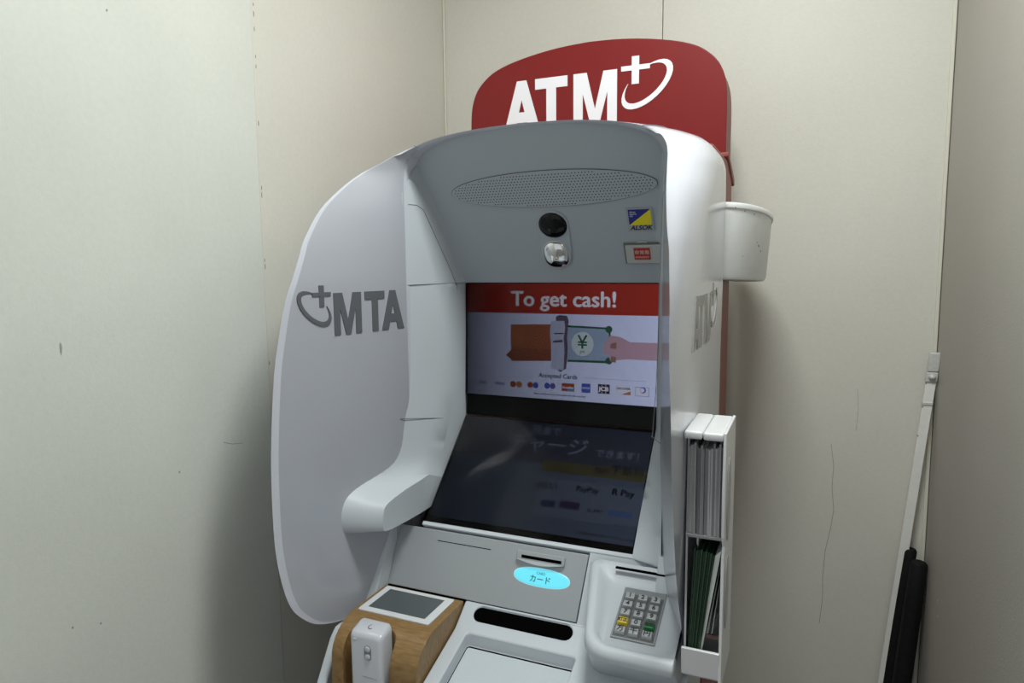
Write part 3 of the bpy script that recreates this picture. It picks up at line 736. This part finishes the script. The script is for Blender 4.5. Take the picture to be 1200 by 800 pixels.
# keypad plate and keys on the sloping floor
FQ = Frame((-.2080, -.7265, .8930), (1, 0, 0), (0, .109, .040))
k00 = FQ.loc(733, 688); k01 = FQ.loc(783, 697); k11 = FQ.loc(766, 757); k10 = FQ.loc(715, 745)
kx0 = (k00[0] + k10[0]) / 2; kx1 = (k01[0] + k11[0]) / 2; ky1 = (k00[1] + k01[1]) / 2; ky0 = (k10[1] + k11[1]) / 2
kp = obj('keypad_plate', FQ.rect(kx0, kx1, ky0, ky1, -.004, .0012), mat('keypad_metal', (.30, .32, .33), .4, metal=.5), atm, bevel=.0006)
obj('keypad_well', FQ.rect(kx0 + .0025, kx1 - .0025, ky0 + .0025, ky1 - .012, .0011, .0015), mat('well_grey', (.12, .125, .13), .6), kp)
KEY = mat('grey_key', (.40, .42, .43), .38, metal=.2); KY_ = mat('yellow_key', (.72, .56, .06), .4); KG = mat('green_key', (.012, .20, .055), .4)
rowsK = [['1', '2', '3'], ['4', '5', '6'], ['7', '8', '9'], ['訂正', '0', '確認'], ['万', '千', '円']]
gw = (kx1 - kx0 - .006) / 3; gh_ = (ky1 - ky0 - .0155) / 5
def keycap(cx, cy):
    hw, hh = gw * .41, gh_ * .40
    bm = bmesh.new()
    A = [(cx - hw, cy - hh), (cx + hw, cy - hh), (cx + hw, cy + hh), (cx - hw, cy + hh)]
    B = [(cx - hw * .86, cy - hh * .74), (cx + hw * .86, cy - hh * .74), (cx + hw * .86, cy + hh * .90), (cx - hw * .86, cy + hh * .90)]
    return prism([FQ.p(x, y, .0012) for x, y in A], [FQ.p(x, y, .0078) for x, y in B], bm)
for r_, row in enumerate(rowsK):
    for c_, ch in enumerate(row):
        cx = kx0 + .003 + gw * (c_ + .5); cy = ky1 - .0125 - gh_ * (r_ + .5)
        M = KY_ if (r_, c_) == (3, 0) else KG if (r_, c_) == (3, 2) else KEY
        k = obj('key', keycap(cx, cy), M, atm, bevel=.0012)
        if M is KY_: lab(k, 'yellow correction key')
        if M is KG: lab(k, 'green confirm key')
        text('key_print', ch, FQ, cx, cy, .0105 if len(ch) == 1 else .0068, mat('key_ink', (.02, .022, .025), .6), k, h=.0081, bold=.0002)

# ================================================================== oak reader unit on the counter
rd = thing('card_reader_unit', 'oak veneer reader box with small grey display, left of the cash tray', 'card reader', (-.59, -.75, .62))
prof = [(-.684, .622), (-.684, .840), (-.775, .840)] + [(-.775 - .062 * math.sin(a), .790 + .050 * math.cos(a)) for a in [k * math.pi / 16 for k in range(1, 9)]] + [(-.840, .72), (-.842, .622)]
bx_ = obj('wooden_housing', xprism(prof, -.669, -.514), WOOD, rd)
bm = bmesh.new(); cr0 = rrect(-.648, -.562, -.95, -.801, .022)
prism([(x, y, .50) for x, y in cr0], [(x, y, .90) for x, y in cr0], bm)
cut(bx_, bm)
smooth_by_angle(bx_.data, 25)
bv = bx_.modifiers.new('bevel', 'BEVEL'); bv.width = .007; bv.segments = 3; bv.limit_method = 'ANGLE'; bv.angle_limit = math.radians(45)
fr = obj('display_frame', prism([(x, y, .8395) for x, y in rrect(-.661, -.5275, -.7765, -.6895, .003)], [(x, y, .8425) for x, y in rrect(-.661, -.5275, -.7765, -.6895, .003)]),
         mat('white_frame', (.66, .68, .70), .4), rd, bevel=.0008)
lab(fr, 'white display frame')
obj('display', box(-.6485, -.5415, -.7645, -.6995, .8424, .8429), mat('grey_lcd', (.085, .10, .105), .28), fr)
# ================================================================== handset standing in its notch
hs = thing('payment_handset', 'pale grey upright handset with two round buttons in the oak notch', 'handset', (-.604, -.815, .62))
A = rrect(-.634, -.5755, -.8365, -.8015, .007)
body = rings([[(x, y, .6205) for x, y in A], [(x, y, .832 + (y + .8365) * .22) for x, y in A],
              [(-.6048 + (x + .6048) * .94, -.819 + (y + .819) * .90, .8385 + (y + .8365) * .22) for x, y in A],
              [(-.6048 + (x + .6048) * .80, -.819 + (y + .819) * .72, .8405 + (y + .8365) * .22) for x, y in A]])
obj('handset_body', body, mat('pearl_grey_shell', (.56, .58, .63), .28, coat=.5), hs, smooth=50)
FN = Frame((-.6048, -.8366, .80), (1, 0, 0), (0, 0, 1))
c = FN.loc(431, 765)
obj('button_plate', FN.slab(cap_outline((c[0], c[1] + .006), (c[0], c[1] - .006), .0062, .0062), 0, .0009), mat('button_plate_grey', (.22, .23, .25), .5), hs, bevel=.0003)
for dy in (.0062, -.0062): obj('round_button', dome(FN, c[0], c[1] + dy, .0050, .0050, .0015, h0=.0008, n=20), MATTE, hs, smooth=70)
c = FN.loc(416, 748); obj('status_light', FN.rect(c[0] - .003, c[0] + .003, c[1] - .0007, c[1] + .0007, 0, .0005), WPRINT, hs)
c = FN.loc(433, 794); obj('fine_print', FN.rect(c[0] - .013, c[0] + .013, c[1] - .0006, c[1] + .0006, 0, .0003), LPRINT, hs)
arcp = [(-.6045 + .0042 * math.cos(t_), -.8195 + .0042 * math.sin(t_)) for t_ in [math.radians(100 + k * 20) for k in range(12)]]
obj('contactless_mark', tube([(x, y, .8407 + (y + .8365) * .22) for x, y in arcp], .0006, 4), GPRINT, hs)

# ================================================================== brochure holder on the right flank
bh = thing('brochure_holder', 'narrow white brochure rack fixed to the right flank of the hood', 'brochure rack', (-.105, -.70, .85))
HX0, HX1 = -.1365, -.0855; YB0, YB1 = -.792, -.690
WH = mat('rack_white', (.74, .75, .77), .35, coat=.3)
obj('back_panel', box(HX0 + .002, HX1 - .004, YB1, YB1 + .004, .87, 1.19), WH, bh)
obj('inner_side', box(HX0, HX0 + .0025, YB0 + .02, YB1, .86, 1.19), WH, bh)
bm = xprism([(YB0 - .004, .855), (YB0 - .004, 1.03), (YB0 + .004, 1.045), (YB0 - .008, 1.06), (YB0 - .012, 1.12), (YB0 - .008, 1.193), (YB1, 1.193), (YB1, .855)], HX1 - .004, HX1)
osd = obj('outer_side', bm, WH, bh, bevel=.0012)
for zc, hh in ((1.10, .055), (.975, .050)):
    obj('indent_shade', prism([(HX1 + .0002, y, z) for y, z in ell(-.765, zc, .018, hh, 24)], [(HX1 + .0012, y, z) for y, z in ell(-.765, zc, .018, hh, 24)]), mat('shade_grey', (.45, .46, .46), .5), osd)  # flat grey ovals paint the shade of the two side indentations
obj('top_cap', box(HX0 - .0005, -.1145, YB0 - .008, YB1, 1.182, 1.1925), WH, bh, bevel=.003)
obj('top_cap', box(-.1140, HX1 - .0035, YB0 - .008, YB1, 1.1815, 1.192), WH, bh, bevel=.003)
bm = xprism([(YB0 - .006, .905), (YB0 - .002, .868), (YB0 + .012, .858), (YB1, .858), (YB1, .866), (YB0 + .014, .868), (YB0 - .001, .905)], HX0 + .0005, HX1 - .003)
obj('bottom_cup', bm, WH, bh, bevel=.001)
FE = Frame((HX0, YB0 + .004, 0), (1, 0, 0), (0, 0, 1))
ZSH = FE.loc(822, 628)[1]
obj('shelf', box(HX0 + .002, HX1 - .004, YB0 + .004, YB1, ZSH - .003, ZSH), mat('shelf_grey', (.28, .29, .29), .5), bh)
obj('divider', box(-.1225, -.1205, YB0 + .02, YB1, .868, ZSH - .003), WH, bh)
# booklets upright, page edges forward
GL = [mat('paper_%d' % i, c, .7, noise=.10, nscale=900) for i, c in enumerate([(.38, .38, .39), (.26, .26, .27), (.48, .48, .49), (.19, .19, .20), (.32, .33, .34), (.10, .10, .11)])]
x = HX0 + .0030; i = 0; first = None; nb = 17
ths = [random.uniform(.0022, .0031) for _ in range(nb)]; sc2 = (HX1 - .0055 - x) / sum(ths)
tone = ['pale grey', 'mid grey', 'off white', 'dark grey', 'cool grey', 'near black']
used = {}
ordw = ['first', 'second', 'third', 'fourth', 'fifth', 'sixth', 'seventh', 'eighth', 'ninth', 'tenth', 'eleventh', 'twelfth', 'thirteenth', 'fourteenth', 'fifteenth', 'sixteenth', 'seventeenth', 'eighteenth']
for i in range(nb):
    th = ths[i] * sc2; kx = random.uniform(-.0006, .0006); z1 = 1.172 + random.uniform(-.006, .003); y0_ = YB0 + .006 + random.uniform(0, .006)
    bm = bmesh.new()
    hexa(bm, [(x + .0001, y0_, ZSH + .0004), (x + th - .0001, y0_, ZSH + .0004), (x + th - .0001, YB1 - .002, ZSH + .0004), (x + .0001, YB1 - .002, ZSH + .0004),
              (x + .0001 + kx * .3, y0_, z1), (x + th - .0001 + kx * .3, y0_, z1), (x + th - .0001 + kx * .3, YB1 - .002, z1), (x + .0001 + kx * .3, YB1 - .002, z1)])
    ti = 5 if i == nb - 1 else random.choice((0, 0, 1, 2, 3, 4, 2, 0))
    o = obj('booklet', bm, GL[ti], None)
    pos = ordw[i] + ' from the left' if i <= nb // 2 else (ordw[nb - 1 - i] + ' from the right' if i < nb - 1 else 'at the far right')
    tag(o, '%s booklet upright on the rack\'s upper shelf, %s' % (tone[ti], pos), 'booklet', 'booklets on the upper rack shelf')
    x += th
# green envelopes leaning in the lower pocket
bl = FE.loc(804, 766); br_ = FE.loc(818, 764); tl = FE.loc(813, 643); tr_ = FE.loc(838, 652)
GE = mat('dark_green_paper', (.006, .024, .012), .6, noise=.25, nscale=500); GE2 = mat('green_paper_edge', (.012, .055, .022), .6, noise=.25, nscale=500)
ne = 9
for i in range(ne):
    a = i / ne; b = (i + .80) / ne
    xb0 = HX0 + max(.003, bl[0]) + (br_[0] - bl[0] - .001) * a; xb1 = HX0 + max(.003, bl[0]) + (br_[0] - bl[0] - .001) * b
    xt0 = HX0 + max(.004, tl[0]) + (tr_[0] - tl[0]) * a; xt1 = HX0 + max(.004, tl[0]) + (tr_[0] - tl[0]) * b
    zt_ = tl[1] + (tr_[1] - tl[1]) * a + random.uniform(-.002, .002); y0_ = YB0 + .003 + random.uniform(0, .004); zb = .8695
    bm = bmesh.new()
    hexa(bm, [(xb0, y0_, zb), (xb1, y0_, zb), (xb1, YB1 - .03, zb), (xb0, YB1 - .03, zb), (xt0, y0_, zt_), (xt1, y0_, zt_), (xt1, YB1 - .03, zt_), (xt0, YB1 - .03, zt_)])
    o = obj('envelope', bm, GE if i % 2 == 0 else GE2, None)
    pos = ordw[i] + ' from the left' if i <= 4 else (ordw[ne - 1 - i] + ' from the right' if i < ne - 1 else 'beside the white leaflets')
    tag(o, 'dark green envelope in the rack\'s lower pocket, %s' % pos, 'envelope', 'green envelopes in the lower rack pocket')
LW = mat('white_leaflet', (.58, .62, .58), .6); LW2 = mat('grey_leaflet', (.36, .38, .37), .6)
for i, (pb0, pb1, pt0, pt1, M, lb) in enumerate([((817, 768), (821, 768), (838, 652), (846, 646), LW, 'thick white leaflet leaning against the green envelopes'),
                                             ((827, 745), (829, 745), (846.5, 657), (848.5, 657), LW2, 'thin grey leaflet leaning behind the thick white one'),
                                             ((832, 748), (833, 748), (848.6, 672), (850, 672), LW, 'short thin leaflet against the outer side of the rack')]):
    P_ = [FE.loc(*q) for q in (pb0, pb1, pt1, pt0)]
    P_ = [(min(q[0], HX1 - .0045 - HX0), max(q[1], .8695)) for q in P_]
    y0_ = .001 + .006 * i
    o = obj('leaflet', prism([FE.p(x, y, -y0_) for x, y in P_], [FE.p(x, y, -.09) for x, y in P_]), M, None)
    tag(o, lb, 'leaflet', 'leaflets in the lower rack pocket')

# ================================================================== small white bin hung on the cabinet
bn = thing('wall_bin', 'small worn white plastic bin hung on the right side of the red cabinet', 'bin', (-.12, -.27, 1.37))
def dshape(sc, z, grow=0, zt_=0):
    pts = []; n = 22
    for k in range(n + 1):
        t_ = -math.pi / 2 + math.pi * k / n
        c, s = math.cos(t_), math.sin(t_)
        x = -.146 + (.077 * sc + grow) * max(0, c) ** 1.0; y = -.268 + (.168 * (.5 + sc * .5) + grow) * math.copysign(abs(s) ** 1.0, s)
        pts.append((x, y, z - (y + .44) * (.085 if z > 1.45 else .04)))
    return pts
BIN = mat('worn_white_plastic', (.78, .80, .80), .4, noise=.03, nscale=60)
bb = rings([dshape(.86, 1.372), dshape(.90, 1.378), dshape(1.0, 1.497), dshape(.965, 1.497), dshape(.86, 1.380)])
o = obj('bin_body', bb, BIN, bn, smooth=45)
obj('bin_rim', rings([dshape(1.0, 1.493, .002), dshape(1.0, 1.499, .003), dshape(1.0, 1.502, .001), dshape(.97, 1.502), dshape(.97, 1.494), dshape(1.0, 1.493, .002)], cap0=False, cap1=False), BIN, bn, smooth=50)
obj('bin_hanger', box(-.1545, -.1455, -.425, -.405, 1.38, 1.395), WH, bn, bevel=.001)
obj('bin_hanger', box(-.1545, -.1455, -.425, -.405, 1.455, 1.49), mat('dark_bracket', (.10, .10, .10), .5), bn, bevel=.001)
bpy.context.view_layer.update()
GR = mat('bin_grime', (.20, .20, .19), .8)
for u, v, r_ in ((889, 288, .0022), (887, 284, .0012), (891, 294, .0013), (862, 243, .0010), (873, 247, .0011), (884, 251, .0011), (870, 300, .0007)):
    ok, hit, nrm, _, ob, _ = S.ray_cast(bpy.context.evaluated_depsgraph_get(), CAM, ray(u, v).normalized())
    if ok and ob.parent == bn: 
        flake(bn, hit, nrm, r_, r_ * 1.4, GR, 'grime_spot')

# ================================================================== strip and black rolls in the right corner
def lean(name, x_t, z_t, x_b, y0, y1, wd, M, parent, zb=.002, **k):
    return obj(name, prism([(x_b - wd / 2, y0, zb), (x_b + wd / 2, y0, zb), (x_b + wd / 2, y1, zb), (x_b - wd / 2, y1, zb)],
                           [(x_t - wd / 2, y0, z_t), (x_t + wd / 2, y0, z_t), (x_t + wd / 2, y1, z_t), (x_t - wd / 2, y1, z_t)]), M, parent, **k)
bt = thing('wooden_strip', 'thin off-white painted strip leaning into the right back corner', 'board', (.14, -.03, 0))
STR = mat('offwhite_strip_paint', (.82, .82, .77), .5, noise=.03, nscale=80)
xs = lambda z: .241 - (1.19 - z) * .0855
def seg(za, zb, wd, M, name, y0=-.030, y1=-.020, dx=0, bev=.0008):
    return obj(name, prism([(xs(za) - wd / 2 + dx, y0, za), (xs(za) + wd / 2 + dx, y0, za), (xs(za) + wd / 2 + dx, y1, za), (xs(za) - wd / 2 + dx, y1, za)],
                           [(xs(zb) - wd / 2 + dx, y0, zb), (xs(zb) + wd / 2 + dx, y0, zb), (xs(zb) + wd / 2 + dx, y1, zb), (xs(zb) - wd / 2 + dx, y1, zb)]), M, bt, bevel=bev)
seg(.002, 1.205, .0185, STR, 'strip_body')
TAPE = mat('clear_tape', (.56, .57, .54), .22, coat=.6, noise=.08, nscale=200)
seg(1.172, 1.2125, .0205, TAPE, 'tape', -.0335, -.0185, bev=.003); seg(1.150, 1.172, .0215, TAPE, 'tape', -.0330, -.0190, .0, .003); seg(1.1005, 1.109, .020, TAPE, 'tape', -.0315, -.0195, bev=.002)
obj('tape_knot', dome(Frame((xs(1.162), -.033, 1.162), (1, 0, 0), (0, 0, 1)), 0, 0, .007, .006, .008, h0=0), TAPE, bt, smooth=60)
for z_ in (1.1480, 1.098, 1.036, .775, .70, .62):
    s_ = -1 if z_ > .8 else random.choice((-1, 1))
    obj('edge_chip', box(xs(z_) + s_ * .0085 - .0012, xs(z_) + s_ * .0085 + .0012, -.0306, -.0285, z_ - .0015, z_ + .0015), NICK, bt)
br = thing('black_fabric_roll', 'pair of black rolled bags standing between the leaning strip and right wall', 'bag', (.17, -.045, 0))
BF = mat('black_fabric', (.006, .006, .0065), .75, noise=.3, nscale=80, spec=.25)
def roll(xt, xb, y, r, zt_, name):
    loops = []; n = 16
    for k in range(15):
        f = k / 14; z = .003 + (zt_ - .003) * f; rr = r * (1 - .10 * math.sin(f * 9 + xt * 50) * .3)
        if k == 14: rr *= .72
        if k == 13: z = zt_ - .006; rr *= .95
        cx = xb + (xt - xb) * z / zt_
        loops.append([(cx + rr * math.cos(a) * (1 + .10 * math.sin(3 * a + f * 2)), y + rr * math.sin(a), z) for a in [2 * math.pi * i / n for i in range(n)]])
    return obj(name, rings(loops), BF, br, smooth=50)
roll(.2185, .150, -.0225, .0135, .787, 'fabric_roll'); roll(.2315, .176, -.0520, .0175, .772, 'fabric_roll')
